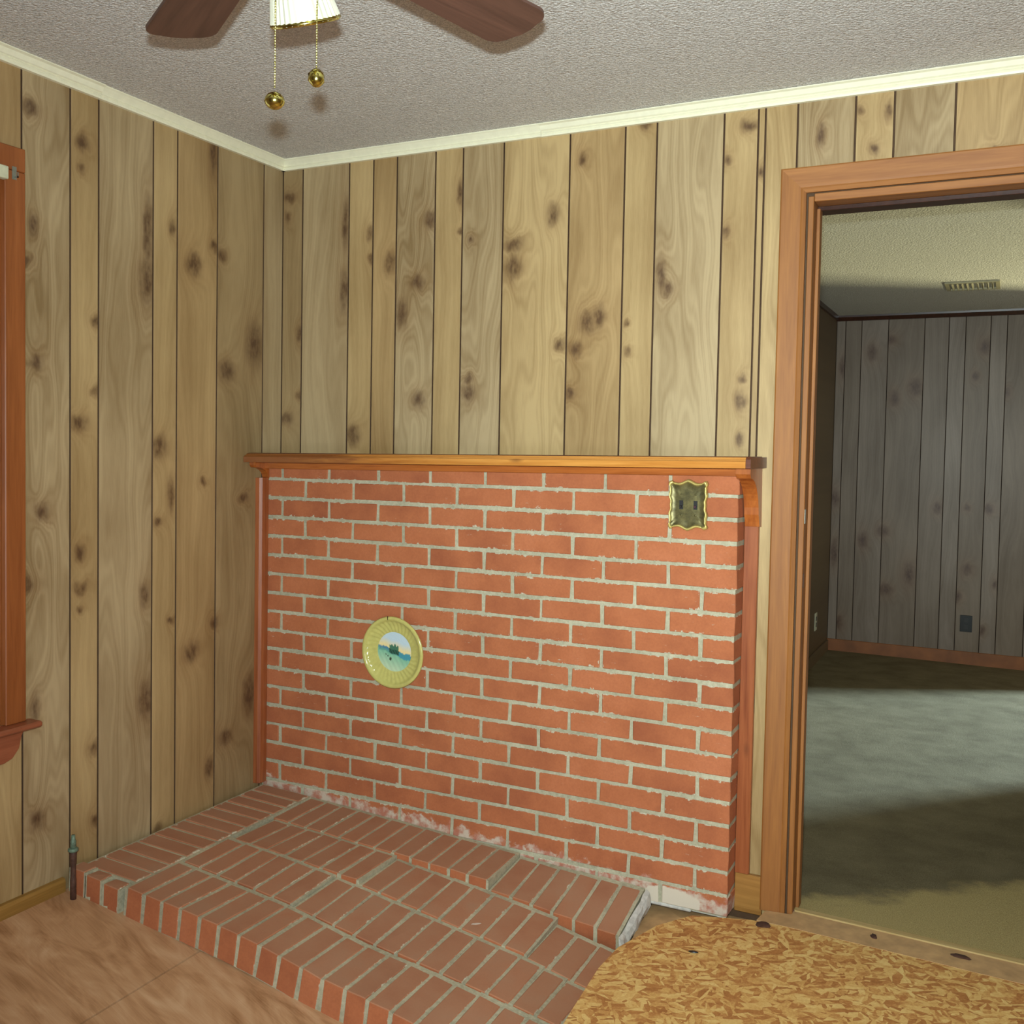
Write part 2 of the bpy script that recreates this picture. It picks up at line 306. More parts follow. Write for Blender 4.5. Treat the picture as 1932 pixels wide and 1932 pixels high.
def brass_old():
    s = N('antique_brass'); p = s.tc('Object'); n = s.noise(p, 38, 5, .75); a = s.n('ShaderNodeAttribute'); a.attribute_name = 'rim'
    sel = s.math('ADD', s.math('MULTIPLY', a.outputs['Fac'], .55), s.math('MULTIPLY', n, .6))
    col = s.ramp(sel, [(.2, lin(78, 72, 46)), (.42, lin(128, 118, 74)), (.9, lin(226, 208, 124))])
    s.bump(n, .3, .001); return s.fin(col, .42, .55)
M_obrass = brass_old()

# ------------------------------------------------------------------ mesh helpers
def mk(name, verts, faces, mat, parent=None, loc=(0, 0, 0), rot=(0, 0, 0), smooth=False, data=None):
    if data is None:
        data = bpy.data.meshes.new(name); data.from_pydata([tuple(v) for v in verts], [], faces)
        data.materials.append(mat)
        if smooth: data.polygons.foreach_set('use_smooth', [True]*len(data.polygons))
        data.update()
    o = bpy.data.objects.new(name, data); C.objects.link(o)
    if parent: o.parent = parent; o.location = Vector(loc)-Vector(parent['_b']) if '_b' in parent else Vector(loc)
    else: o.location = loc
    o.rotation_euler = rot
    return o
def root(name, loc, rot=(0, 0, 0)):
    o = bpy.data.objects.new(name, None); C.objects.link(o); o.location = loc; o.rotation_euler = rot
    o.empty_display_size = .05; o['_b'] = tuple(loc); return o
def tag(o, label=None, cat=None, group=None, kind=None):
    for k, v in (('label', label), ('category', cat), ('group', group), ('kind', kind)):
        if v: o[k] = v
    return o
def boxvf(a, b, V, F):
    n = len(V); (x0, y0, z0), (x1, y1, z1) = a, b
    V += [(x0, y0, z0), (x1, y0, z0), (x1, y1, z0), (x0, y1, z0), (x0, y0, z1), (x1, y0, z1), (x1, y1, z1), (x0, y1, z1)]
    F += [tuple(n+i for i in f) for f in ((3, 2, 1, 0), (4, 5, 6, 7), (0, 1, 5, 4), (1, 2, 6, 5), (2, 3, 7, 6), (3, 0, 4, 7))]
def boxes(name, lst, mat, parent=None, bev=0., loc=None):
    """one mesh from axis-aligned world boxes"""
    V, F = [], []
    for a, b in lst: boxvf(a, b, V, F)
    c = Vector(loc) if loc else Vector(tuple((min(v[i] for v in V)+max(v[i] for v in V))/2 for i in range(3)))
    V = [Vector(v)-c for v in V]
    o = mk(name, V, F, mat, parent, c)
    if bev:
        bm = bmesh.new(); bm.from_mesh(o.data); bmesh.ops.bevel(bm, geom=bm.edges[:], offset=bev, segments=1, affect='EDGES'); bm.to_mesh(o.data); bm.free()
    return o
def extrude(name, prof, axis, t0, t1, mat, parent=None, smooth=False, miter=0.):
    """prof = closed polygon in the plane perpendicular to axis; (a,b) -> x: (y,z); y: (x,z); z: (x,y)"""
    n = len(prof); V = []
    for t, sgn in ((t0, 0), (t1, 1)):
        for a, b in prof:
            V.append({'x': (t, a, b), 'y': (a, t, b), 'z': (a, b, t)}[axis])
    F = [tuple(range(n))[::-1], tuple(range(n, 2*n))] + [(i, (i+1) % n, n+(i+1) % n, n+i) for i in range(n)]
    c = Vector(tuple((min(v[i] for v in V)+max(v[i] for v in V))/2 for i in range(3)))
    o = mk(name, [Vector(v)-c for v in V], F, mat, parent, c)
    bm = bmesh.new(); bm.from_mesh(o.data); bmesh.ops.recalc_face_normals(bm, faces=bm.faces[:]); bm.to_mesh(o.data); bm.free()
    return o
def lathe(name, prof, mat, parent, loc, rot=(0, 0, 0), seg=32, ribs=0, amp=0., cap=True):
    V, F = [], []
    for r, z in prof:
        for k in range(seg):
            a = 2*PI*k/seg; rr = r*(1+(amp if k % 2 else 0)) if ribs else r
            V.append((rr*math.cos(a), rr*math.sin(a), z))
    for i in range(len(prof)-1):
        for k in range(seg): F.append((i*seg+k, i*seg+(k+1) % seg, (i+1)*seg+(k+1) % seg, (i+1)*seg+k))
    if cap: F.append(tuple(range(seg))[::-1]); F.append(tuple(range((len(prof)-1)*seg, len(prof)*seg)))
    return mk(name, V, F, mat, parent, loc, rot, smooth=not ribs)

H = 2.345; H2 = 2.267
# ------------------------------------------------------------------ setting: walls
wb = boxes('wall_back', [((-.12, .006, -.3), (1.868, .115, H+.05)), ((1.868, .006, 2.045), (2.70, .115, H+.05)), ((2.70, .006, -.3), (4.32, .115, H+.05))], M_groove); tag(wb, kind='structure')
wl = boxes('wall_left', [((-.12, -4.3, -.3), (-.006, -2.06, H+.05)), ((-.12, -1.13, -.3), (-.006, .006, H+.05)), ((-.12, -2.06, -.3), (-.006, -1.13, .56)), ((-.12, -2.06, 2.04), (-.006, -1.13, H+.05))], M_groove); tag(wl, kind='structure')
tag(boxes('wall_right', [((4.2, -4.3, -.3), (4.32, .006, H+.05))], M_plain), kind='structure')
tag(boxes('wall_front', [((-.12, -4.42, -.3), (4.32, -4.3, H+.05))], M_plain), kind='structure')
tag(boxes('ceiling', [((-.12, -4.42, H), (4.32, .115, H+.06))], M_ceil), kind='structure')
wb['_b'] = tuple(wb.location); wl['_b'] = tuple(wl.location)
tab = {}
def boards(parent, grooves, knots, ax, wallpos, z0, z1, tints, swirls, gloss=.42, gap=.0034, th=.006, zf=None):
    for i in range(len(grooves)-1):
        a, b = sorted((grooves[i], grooves[i+1])); a += gap/2; b -= gap/2
        zz0, zz1 = (zf(a, b) if zf else (z0, z1))
        w_ = b-a; h = zz1-zz0; c = (a+b)/2
        ks = []
        for (ku, kz, rx, rz) in knots:
            if a-.008 < ku < b+.008 and zz0-.05 < kz < zz1+.05: ks.append((ku-c, kz-zz0, max(rx, .008), rz))
        s = N('knotty_panel_board'); m = panel_base(s, ks, tints[i % len(tints)], swirls[i % len(swirls)], i*.77+len(knots)*.13, gloss)
        e = .0012; x0, x1 = -w_/2, w_/2
        V = [(x0, 0, 0), (x1, 0, 0), (x1, 0, h), (x0, 0, h), (x0, -th+e, 0), (x1, -th+e, 0), (x1, -th+e, h), (x0, -th+e, h),
             (x0+e, -th, 0), (x1-e, -th, 0), (x1-e, -th, h), (x0+e, -th, h)]
        F = [(0, 3, 2, 1), (0, 1, 5, 4), (1, 2, 6, 5), (2, 3, 7, 6), (3, 0, 4, 7), (4, 5, 9, 8), (5, 6, 10, 9), (6, 7, 11, 10), (7, 4, 8, 11), (8, 9, 10, 11)]
        me = bpy.data.meshes.new('panel_board'); me.from_pydata(V, [], F); me.materials.append(m); me.materials.append(M_groove)
        for pi in range(1, 9): me.polygons[pi].material_index = 1
        if ax == 'x': mk('panel_board', None, None, None, parent, (c, wallpos+th, zz0), data=me)
        elif ax == 'yr': mk('panel_board', None, None, None, parent, (wallpos-th, c, zz0), (0, 0, PI/2), data=me)
T_W = (190, 162, 115); T_G = (181, 158, 120); T_T = (182, 152, 106); T_D = (168, 143, 103)
GB = [0., .089, .291, .392, .488, .640, .745, .895, 1.126, 1.308, 1.408, 1.611, 1.710, 1.730, 1.820, 1.975, 2.075, 2.226, 2.43, 2.53, 2.68, 2.78, 2.98, 3.11, 3.3, 3.46, 3.68, 3.88, 4.19]
def zf(a, b): return (2.062, H) if (a+b)/2 > 1.86 and (a+b)/2 < 2.75 else (-.02, H)
boards(wb, GB, KN_B, 'x', 0., 0, H, [T_D, T_G, T_W, T_T, T_G, T_W, T_G, T_W, T_T, T_W, T_G, T_W, T_W, T_W, T_G, T_W, T_G, T_T], [.1, .3, 0, .1, 1., 0, .9, .8, .5, 0, 1., 0, 0, .6, .9, .2, 1., 1.], zf=zf)
GL = [0., -.105, -.337, -.518, -.619, -.827, -.926, -1.082]
boards(wl, GL, KN_L, 'yr', 0., -.08, H, [T_G, T_D, T_T, T_W, T_G, T_W, T_G], [.1, .3, .1, 0, .6, 0, 1.])
boards(wl, [-1.0821, -1.30, -1.46, -1.62, -1.86, -2.00, -2.13], [], 'yr', 0., 2.04, H, [T_T, T_G, T_W], [.2, 0])
boards(wl, [-1.0821, -1.30, -1.46, -1.62, -1.86, -2.00, -2.13], [], 'yr', 0., -.02, .56, [T_W, T_G, T_W], [.5, 0])
boards(wl, [-2.13, -2.36, -2.5, -2.7, -2.82, -3.05, -3.2, -3.45, -3.6, -3.8, -4.1], [], 'yr', 0., -.02, H, [T_G, T_D, T_T, T_W], [.2, 0, .6])
# crown trim: two lengths per wall
def crown(name, axis, t0, t1, dz=0., grow=0.):
    g = grow
    pr = [(0, -.036), (.012, -.036), (.0135, -.030), (.012, -.0275), (.016, -.024), (.0145, -.021), (.020, -.014-g), (.027, -.006), (.031+g, -.003), (.031+g, 0), (0, 0)]
    if axis == 'x': p = [(-a, H+b+dz) for a, b in pr]
    else: p = [(a, H+b+dz) for a, b in pr]
    return tag(extrude(name, p, axis, t0, t1, M_crown), kind='structure')
crown('trim_1', 'y', -.83, 0.); crown('trim_1', 'y', -4.3, -.831, 0., .004)
crown('trim_2', 'x', 0., 1.03); crown('trim_2', 'x', 1.031, 4.2, -.001, .0035)

# ------------------------------------------------------------------ brick wall panel
XO = -.0163; P = .203; CR = .0677; Z1 = 1.202; D = .097
bw = root('brick_wall_panel', (.853, -.05, 0)); tag(bw, 'red brick wall panel with light mortar below the wooden mantel', 'brick wall')
cache = {}
def brick_mesh(lx, ly, lz, var, mat):
    k = (round(lx, 3), round(ly, 3), round(lz, 3), var, mat.name)
    if k in cache: return cache[k]
    rr = random.Random(hash((var, int(lx*1000), int(ly*1000))) & 0xffff); j = lambda a: rr.uniform(-a, a)
    x, y, z = lx/2, ly/2, lz/2; e = .0035
    V = []
    for sx, sy, sz in ((-1, -1, -1), (1, -1, -1), (1, 1, -1), (-1, 1, -1), (-1, -1, 1), (1, -1, 1), (1, 1, 1), (-1, 1, 1)):
        V.append((sx*x+j(.0016), sy*y+j(.0008), sz*z+j(.0013)))
    m = bpy.data.meshes.new('brick'); F = [(3, 2, 1, 0), (4, 5, 6, 7), (0, 1, 5, 4), (1, 2, 6, 5), (2, 3, 7, 6), (3, 0, 4, 7)]
    m.from_pydata(V, [], F); m.materials.append(mat)
    bm = bmesh.new(); bm.from_mesh(m); bmesh.ops.bevel(bm, geom=bm.edges[:], offset=.0022, segments=1, affect='EDGES'); bm.to_mesh(m); bm.free()
    cache[k] = m; return m
for r in range(0, 19):
    zc = Z1-(r-.5)*CR
    js = [XO+(k+(.5 if r % 2 == 0 else 0))*P for k in range(0 if r % 2 == 0 else 1, 9)]
    js = [.004] + [x for x in js if .03 < x < 1.66] + [1.711]
    for a, b in zip(js[:-1], js[1:]):
        g1 = random.uniform(.0045, .0065); g2 = random.uniform(.0045, .0065)
        x0, x1 = (a+g1, b-g2); x1 = min(x1, 1.706)
        if b > 1.71: x1 = 1.706
        if r == 0: x0, x1 = x0, x1
        lx = round((x1-x0)/.004)*.004
        hz = .0565
        o = mk('brick', None, None, None, bw, ((x0+x1)/2, -D/2+random.uniform(-.0012, .0008), zc+random.uniform(-.0012, .0012)), (0, random.uniform(-.004, .004), 0), data=brick_mesh(lx, D-.002, hz, random.randint(0, 3), M_brick))
boxes('mortar', [((.004, -.0935, -.012), (1.7035, -.001, 1.268))], M_mortar, bw)
boxes('mortar_crust', [((1.47, -.0965, -.020), (1.60, -.02, -.008)), ((1.60, -.094, -.016), (1.70, -.03, -.01))], M_mortarw, bw, bev=.004)

# ------------------------------------------------------------------ brick hearth (sagging to the right)
hr = root('brick_hearth', (.75, -.5, -.03)); tag(hr, 'raised brick hearth, cracked and sagging, below the brick wall panel', 'hearth')
def itp(t, x):
    if x <= t[0][0]: return t[0][1]+(x-t[0][0])*0
    for (a, za), (b, zb) in zip(t[:-1], t[1:]):
        if x <= b: return za+(zb-za)*(x-a)/(b-a)
    (a, za), (b, zb) = t[-2:]; return zb+(zb-za)/(b-a)*(x-b)
E9 = 1e-4
rows = [
 ('A', -.112, -.322, [(.08, .100), (.233, .089), (.6, .073), (1.049, .052), (1.05, .040), (1.45, .030)], [(.25, .085), (.74, .060), (1.049, .045), (1.05, .018), (1.25, -.004), (1.45, -.030)]),
 ('B', -.326, -.529, [(.25, .085), (.74, .058), (.741, .046), (1.03, .018), (1.25, -.013), (1.251, -.032), (1.45, -.070)], [(.24, .092), (.487, .074), (.74, .056), (.741, .046), (1.03, -.001), (1.25, -.030), (1.251, -.036), (1.45, -.078)]),
 ('C', -.533, -.732, [(.24, .092), (.487, .074), (.64, .058), (.641, .052), (.74, .042), (1.03, -.003), (1.25, -.034), (1.45, -.079)], [(.246, .090), (.64, .050), (.641, .046), (.903, .003), (1.108, -.021), (1.45, -.070)]),
 ('D', -.742, -.945, [(.246, .090), (.627, .050), (.903, .001), (1.108, -.022), (1.45, -.071)], [(.24, .091), (.512, .069), (.715, .040), (.906, .004), (1.04, -.012), (1.25, -.048), (1.45, -.090)]),
]
mV, mF = [], []
hc = Vector((.75, -.5, -.03))
def put_brick(cx, cy, zt, lx, ly, lz, rx, ry, mat, cell=(0, 0), drop=.003, rz=0., yo=0.):
    """zt: height of the centre of the top face"""
    Rm = Matrix.Rotation(rz, 3, 'Z') @ Matrix.Rotation(ry, 3, 'Y') @ Matrix.Rotation(rx, 3, 'X')
    c = Vector((cx, cy, zt)) - Rm @ Vector((0, 0, lz/2))
    mk('brick', None, None, None, hr, c, Rm.to_euler(), data=brick_mesh(lx, ly, lz, random.randint(0, 3), mat))
    px, py = cell; n = len(mV)
    for sx, sy, sz in ((-1, -1, -1), (1, -1, -1), (1, 1, -1), (-1, 1, -1), (-1, -1, 1), (1, -1, 1), (1, 1, 1), (-1, 1, 1)):
        mV.append(Vector((cx, cy, zt)) + Rm @ Vector((sx*px/2, sy*py/2+yo, (-drop if sz > 0 else -lz))) - hc)
    mF.extend([tuple(n+i for i in f) for f in ((3, 2, 1, 0), (4, 5, 6, 7), (0, 1, 5, 4), (1, 2, 6, 5), (2, 3, 7, 6), (3, 0, 4, 7))])
for nm, y0, y1, zb, zfr in rows:
    pitch = .0672; x = .238 + {'A': 0, 'B': .02, 'C': .008, 'D': 0}[nm]
    x_end = 1.462 if nm == 'A' else 1.49
    if nm != 'D': x = .238
    off = {'A': .0, 'B': .016, 'C': .003, 'D': 0.}[nm]
    cracks = {'A': 1.05, 'B': .741, 'C': .641, 'D': 9}[nm]
    x += off; done = False
    if off > .01: pass
    while x + pitch < x_end+.03:
        cx = x+pitch/2
        if not done and cx+.02 > cracks: x += .009; cx += .009; done = True
        a = itp(zb, cx); b = itp(zfr, cx)
        # local slope along x, without crossing a step
        sl = (itp(zfr, cx+.012)+itp(zb, cx+.012)-itp(zfr, cx-.012)-itp(zb, cx-.012))/.048
        sl = max(-.22, min(.0, sl)); rx = math.atan2(a-b, y0-y1)
        put_brick(cx, (y0+y1)/2, (a+b)/2+random.uniform(-.0008, .0008), .0575+random.uniform(-.001, .0015), (y0-y1)-.011, .088, rx, -math.atan(sl), M_hbrick, (pitch+.006, (y0-y1)-.011+.0165), yo=.0098, rz=random.uniform(-.006, .006))
        x += pitch
# header course along the left wall
yy = -.112
for k in range(12):
    cy = yy-.0335; t = (-.112-cy)/.8
    zt = .1035-.006*t; 
    put_brick(.131, cy, zt-.004, .198, .0575, .088, 0, .045, M_hbrick, (.214, .0695), rz=random.uniform(-.006, .006)+.01)
    yy -= .0655
for k, cx in enumerate((.052, .115, .183)):
    put_brick(cx, -.921, .1035-.012*k*.9, .055, .044, .086, 0, .05, M_hbrick, (.066, .043))
mo = mk('mortar', mV, mF, M_hmortar, hr, hc)
# white plaster lumps on the broken right end of the raised strip
V = []; F = []
for k in range(9):
    t = k/8; y = -.115-.215*t
    for j, (ox, oz) in enumerate(((0, 0), (.010, -.006), (.017, -.022), (.012, -.045), (.004, -.055))):
        V.append((1.470+ox+random.uniform(-.004, .004)-.004*t, y+random.uniform(-.003, .003), .0285-.055*t+oz*(1+.2*math.sin(k*2.1))+random.uniform(-.002, .002)))
for k in range(8):
    for j in range(4): F.append((k*5+j, (k+1)*5+j, (k+1)*5+j+1, k*5+j+1))
F += [(0, 1, 2, 3, 4), (44, 43, 42, 41, 40)]
c = Vector((1.475, -.22, 0)); mk('mortar_crust', [Vector(v)-c for v in V], F, M_mortarw, hr, c)

# ------------------------------------------------------------------ mantel
mt = root('mantel_shelf', (0, 0, 1.238), (0, -.0128, 0)); tag(mt, 'stained cedar mantel shelf on corbels above the brick panel', 'mantel shelf')
def mex(name, prof, x0, x1, mat):
    n = len(prof); V = [(t, a, b) for t in (x0, x1) for a, b in prof]
    F = [tuple(range(n))[::-1], tuple(range(n, 2*n))] + [(i, (i+1) % n, n+(i+1) % n, n+i) for i in range(n)]
    o = mk(name, V, F, mat); o.parent = mt
    bm = bmesh.new(); bm.from_mesh(o.data); bmesh.ops.recalc_face_normals(bm, faces=bm.faces[:]); bm.to_mesh(o.data); bm.free(); return o
mex('shelf_board', [(0, .026), (-.183, .026), (-.183, .046), (-.180, .053), (-.176, .055), (0, .055)], .002, 1.748, M_mantel_top)
mex('front_moulding', [(-.1835, .0225), (-.203, .0225), (-.2035, .041), (-.199, .0435), (-.196, .047), (-.190, .0475), (-.187, .052), (-.1835, .053)], .002, 1.748, M_mantel)
mex('end_moulding', [(-.203, .0225), (-.203, .047), (-.196, .053), (-.001, .053), (-.001, .0225)], 1.7485, 1.762, M_mantel_top)
mex('frieze_board', [(-.0985, .0), (-.124, .0), (-.126, .0255), (-.0985, .0255)], .03, 1.712, M_frieze)
def corbel(prof, x0, x1): return mex('corbel', prof, x0, x1, M_cedar_y)
pc = [(-.002, .0222), (-.150, .0222), (-.152, .006)]
for k in range(9):
    t = k/8; pc.append((-.140+.098*math.sin(t*PI/2)**1.0, -.006-.105*(1-math.cos(t*PI/2))))
pc += [(-.034, -.132), (-.030, -.146), (-.002, -.148)]
mk_r = corbel(pc, 1.709, 1.750)
pl = [(-.100, .0222), (-.172, .0222), (-.172, .012)] + [(-.165+.06*math.sin(k/6*PI/2), .004-.034*(1-math.cos(k/6*PI/2))) for k in range(7)] + [(-.100, -.036)]
corbel(pl, .002, .030)
# vertical trims beside the bricks
tag(extrude('trim_3', [(.0005, -.098), (.0005, -.138), (.016, -.136), (.024, -.128), (.027, -.116), (.027, -.0985)], 'z', .11, 1.205, M_cedar), kind='structure')
tag(boxes('trim_4', [((1.7065, -.019, .095), (1.747, -.0005, 1.13))], M_cedar, bev=.0015), kind='structure')
tag(boxes('baseboard_back', [((1.7065, -.016, -.02), (1.786, -.0005, .094))], M_base_x, bev=.002), kind='structure')
tag(extrude('baseboard_left', [(.0005, -.06), (.014, -.06), (.014, .064), (.010, .073), (.0005, .075)], 'y', -4.3, -.952, M_base), kind='structure')

# ------------------------------------------------------------------ doorway
dr = root('door_1', (2.27, 0, 0)); tag(dr, kind='structure')
def casing_prof(a, b): # a outer, b inner
    s_ = 1 if b > a else -1
    return [(a, -.0005), (a, -.017), (a+s_*.004, -.0195), (a+s_*.050, -.0165), (a+s_*.056, -.0145), (a+s_*.060, -.016), (b, -.010), (b, -.0005)]
for a, b in ((1.781, 1.851), (2.763, 2.693)):
    o = extrude('casing', casing_prof(a, b), 'z', 0, 2.126, M_casing, dr)
    # mitred top
    me = o.data; sgn = 1 if b > a else -1
    for v in me.vertices:
        if v.co.z > 0: v.co.z -= abs((v.co.x+o.location.x+dr.location.x) - a)*1.0
hp = [(z, y) for (z, y) in ((2.126, -.0005), (2.126, -.017), (2.122, -.0195), (2.076, -.0165), (2.070, -.0145), (2.066, -.016), (2.056, -.010), (2.056, -.0005))]
V = []; 
for z, y in hp: V.append((1.781+(2.126-z), y, z))
for z, y in hp: V.append((2.763-(2.126-z), y, z))
n = len(hp); F = [tuple(range(n))[::-1], tuple(range(n, 2*n))]+[(i, (i+1) % n, n+(i+1) % n, n+i) for i in range(n)]
o = mk('casing', [Vector(v)-Vector((2.27, 0, 2.09)) for v in V], F, M_casing_h, dr, (2.27, 0, 2.09))
bm = bmesh.new(); bm.from_mesh(o.data); bmesh.ops.recalc_face_normals(bm, faces=bm.faces[:]); bm.to_mesh(o.data); bm.free()
boxes('jamb', [((1.857, -.008, 0.0), (1.872, .118, 2.045))], M_casing, dr, bev=.0015)
boxes('jamb', [((2.672, -.008, 0.0), (2.687, .118, 2.045))], M_casing, dr, bev=.0015)
boxes('jamb', [((1.873, -.008, 2.030), (2.671, .118, 2.052))], M_casing_h, dr, bev=.0015)
boxes('door_stop', [((1.8725, .04, 0.0), (1.882, .075, 2.02))], M_casing, dr, bev=.001)
boxes('door_stop', [((1.8725, .055, 2.017), (2.671, .118, 2.0295))], M_dark, dr, bev=.001)  # dark colour paints in the shade under the door head
for z in (1.148, .965):
    boxes('strike_plate', [((1.8721, -.004, z-.02), (1.8735, .012, z+.02))], M_metal if z > 1 else M_dark, dr)

# ------------------------------------------------------------------ window in left wall
wn = root('window_1', (0, -1.6, .56)); tag(wn, kind='structure')
cw = .062
boxes('casing', [((.0005, -1.1455, .56), (.018, -1.0835, 2.032))], M_winw, wn, bev=.002)
boxes('casing', [((.0005, -2.127, .56), (.018, -2.065, 2.032))], M_winw, wn, bev=.002)
boxes('casing', [((.0005, -2.127, 2.033), (.018, -1.0835, 2.095))], M_winw, wn, bev=.002)
for a, b in (((-.115, -1.1472, .56), (.0003, -1.1305, 2.04)), ((-.115, -2.06, .56), (.0, -2.045, 2.04)), ((-.115, -2.045, 2.025), (.0, -1.1475, 2.04))):
    boxes('jamb', [(a, b)], M_winw, wn)
boxes('window_stool', [((-.10, -2.16, .543), (.052, -1.056, .5595))], M_stool, wn, bev=.005)
extrude('window_apron', [(-1.088, .5425), (-2.12, .5425), (-2.12, .50), (-2.09, .47), (-2.05, .46), (-1.15, .46), (-1.125, .468), (-1.105, .49), (-1.098, .52)], 'x', .0005, .016, M_stool, wn)
boxes('window_sash', [((-.08, -2.044, .56), (-.045, -1.995, 2.024)), ((-.08, -1.215, .56), (-.045, -1.148, 2.024)), ((-.08, -1.995, .56), (-.045, -1.215, .62)), ((-.08, -1.995, 1.96), (-.045, -1.215, 2.024)), ((-.08, -1.995, 1.27), (-.045, -1.215, 1.31))], M_winw, wn)
boxes('pane', [((-.064, -1.995, .62), (-.060, -1.215, 1.27))], M_glass, wn)
boxes('pane', [((-.064, -1.995, 1.31), (-.060, -1.215, 1.96))], M_glass, wn)
tag(boxes('blind_head_rail', [((.0182, -2.05, 2.000), (.040, -1.150, 2.033))], M_cream, bev=.002), 'white blind head rail across the top of the window', 'blind')
cb = root('curtain_bracket', (.018, -1.118, 2.02)); tag(cb, 'small metal curtain bracket on the upper corner of window casing', 'bracket')
boxes('mounting_plate', [((.0182, -1.125, 2.008), (.0195, -1.112, 2.042))], M_metal, cb)
boxes('hook', [((.0196, -1.120, 2.012), (.034, -1.117, 2.016)), ((.032, -1.120, 2.012), (.034, -1.117, 2.026))], M_metal, cb)

# ------------------------------------------------------------------ floors
fl = boxes('floor', [((-.12, -4.42, -.40), (4.32, .115, -.30))], M_sub); tag(fl, kind='structure'); fl['_b'] = tuple(fl.location)
def slab(name, pts, zfun, th, mat, parent, ntri=1):
    n = len(pts); c = Vector((sum(p[0] for p in pts)/n, sum(p[1] for p in pts)/n, 0))
    V = [Vector((x, y, zfun(x, y)))-c for x, y in pts]+[Vector((x, y, zfun(x, y)-th))-c for x, y in pts]
    F = [tuple(range(n)), tuple(range(n, 2*n))[::-1]]+[(i, n+i, n+(i+1) % n, (i+1) % n) for i in range(n)]
    o = mk(name, V, F, mat, parent, c)
    bm = bmesh.new(); bm.from_mesh(o.data); bmesh.ops.recalc_face_normals(bm, faces=bm.faces[:]); bm.to_mesh(o.data); bm.free(); return o
pz = lambda x, y: .036-.116*x if x < .7 else -.0452-.165*(x-.7)
for a, b in ((.003, .507), (.513, .984), (.989, 1.50)):
    slab('plywood_sheet', [(a, -.93), (a, -3.4), (b, -3.4), (b, -.93)] if a > .1 else [(a, -.90), (a, -3.4), (b, -3.4), (b, -.93)], pz, .018, M_ply, fl)
slab('plywood_sheet', [(.003, -3.403), (.003, -4.29), (1.50, -4.29), (1.50, -3.403)], pz, .018, M_ply, fl)
oz = lambda x, y: .002-.006*max(0, -y-.2)
slab('strand_board_sheet', [(1.503, -4.29), (4.19, -4.29), (4.19, -.12), (2.75, -.12), (2.43, -.115), (2.10, -.100), (1.90, -.092), (1.775, -.100), (1.62, -.155), (1.55, -.262), (1.497, -.43), (1.490, -.55), (1.503, -.75), (1.515, -.9)], oz, .019, M_osb, fl)
slab('underlayment_board', [(1.505, -.46), (1.56, -.28), (1.64, -.17), (4.19, -.13), (4.19, .0), (1.46, .0), (1.475, -.2)], lambda x, y: -.022-.11*max(0, 1.70-x), .012, M_tan, fl)
slab('threshold_board', [(1.79, -.093), (2.10, -.101), (2.43, -.116), (2.67, -.12), (2.67, -.02), (2.30, -.006), (1.873, .012), (1.87, -.012), (1.80, -.022)], lambda x, y: .003, .022, M_tan, fl)
slab('tack_strip', [(1.875, .013), (2.30, -.005), (2.67, -.019), (2.67, .008), (2.30, .020), (1.875, .034)], lambda x, y: .007, .006, wood('tack_strip_wood', lin(170, 138, 84), lin(204, 178, 124), 'x'), fl)

# ------------------------------------------------------------------ next room
XR = 3.4; YF = 4.28; XL = 1.295
def fz(x, y): return .004-.034*min(1, max(0, y/4))
V, F = [], []
nx, ny = 8, 24
for j in range(ny+1):
    for i in range(nx+1):
        x = XL+(XR-XL)*i/nx; y = .02+(YF-.02)*j/ny
        V.append((x, y, fz(x, y)+.006*math.sin(x*3.1)*math.sin(y*2.3)))
for j in range(ny):
    for i in range(nx): a = j*(nx+1)+i; F.append((a, a+1, a+nx+2, a+nx+1))
V = [v for v in V]
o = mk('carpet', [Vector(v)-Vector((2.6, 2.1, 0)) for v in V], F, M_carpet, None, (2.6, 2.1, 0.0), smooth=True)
sol = None
tag(o, kind='structure')
o.name = 'floor_carpet'
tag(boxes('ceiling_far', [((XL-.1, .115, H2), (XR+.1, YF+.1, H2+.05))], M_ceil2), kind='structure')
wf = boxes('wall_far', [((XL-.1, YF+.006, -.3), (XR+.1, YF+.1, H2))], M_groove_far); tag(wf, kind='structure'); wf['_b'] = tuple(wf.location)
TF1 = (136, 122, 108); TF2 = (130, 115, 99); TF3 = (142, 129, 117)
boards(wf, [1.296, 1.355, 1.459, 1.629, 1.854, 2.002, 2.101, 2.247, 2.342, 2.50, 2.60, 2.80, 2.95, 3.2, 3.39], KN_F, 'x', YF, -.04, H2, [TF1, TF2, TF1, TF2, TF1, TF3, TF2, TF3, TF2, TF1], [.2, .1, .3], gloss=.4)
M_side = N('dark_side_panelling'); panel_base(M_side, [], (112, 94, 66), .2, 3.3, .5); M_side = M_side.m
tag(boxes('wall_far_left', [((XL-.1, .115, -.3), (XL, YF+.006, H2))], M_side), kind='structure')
YA, YB = 2.64, 4.11
tag(boxes('wall_far_right', [((XR, .115, -.3), (XR+.1, YA, H2)), ((XR, YB, -.3), (XR+.1, YF+.1, H2)), ((XR, YA, 2.05), (XR+.1, YB, H2)), ((XR, YA, -.3), (XR+.1, YB, -.05))], M_side), kind='structure')
tag(extrude('trim_5', [(YF, H2), (YF-.03, H2), (YF-.028, H2-.012), (YF-.012, H2-.034), (YF, H2-.036)], 'x', XL, XR, M_dark), kind='structure')
tag(boxes('trim_6', [((XL, .12, H2-.03), (XL+.016, YF-.03, H2))], M_dark), kind='structure')
tag(boxes('baseboard_far', [((XL+.001, YF-.014, -.06), (XR, YF-.0005, .052))], M_farbase, bev=.002), kind='structure')
tag(boxes('baseboard_far_left', [((XL+.0005, .12, -.06), (XL+.012, YF-.016, .045))], M_side, bev=.002), kind='structure')
ol = root('wall_outlet', (2.167, YF-.006, .235)); tag(ol, 'black outlet cover low on the far panelled wall', 'outlet')
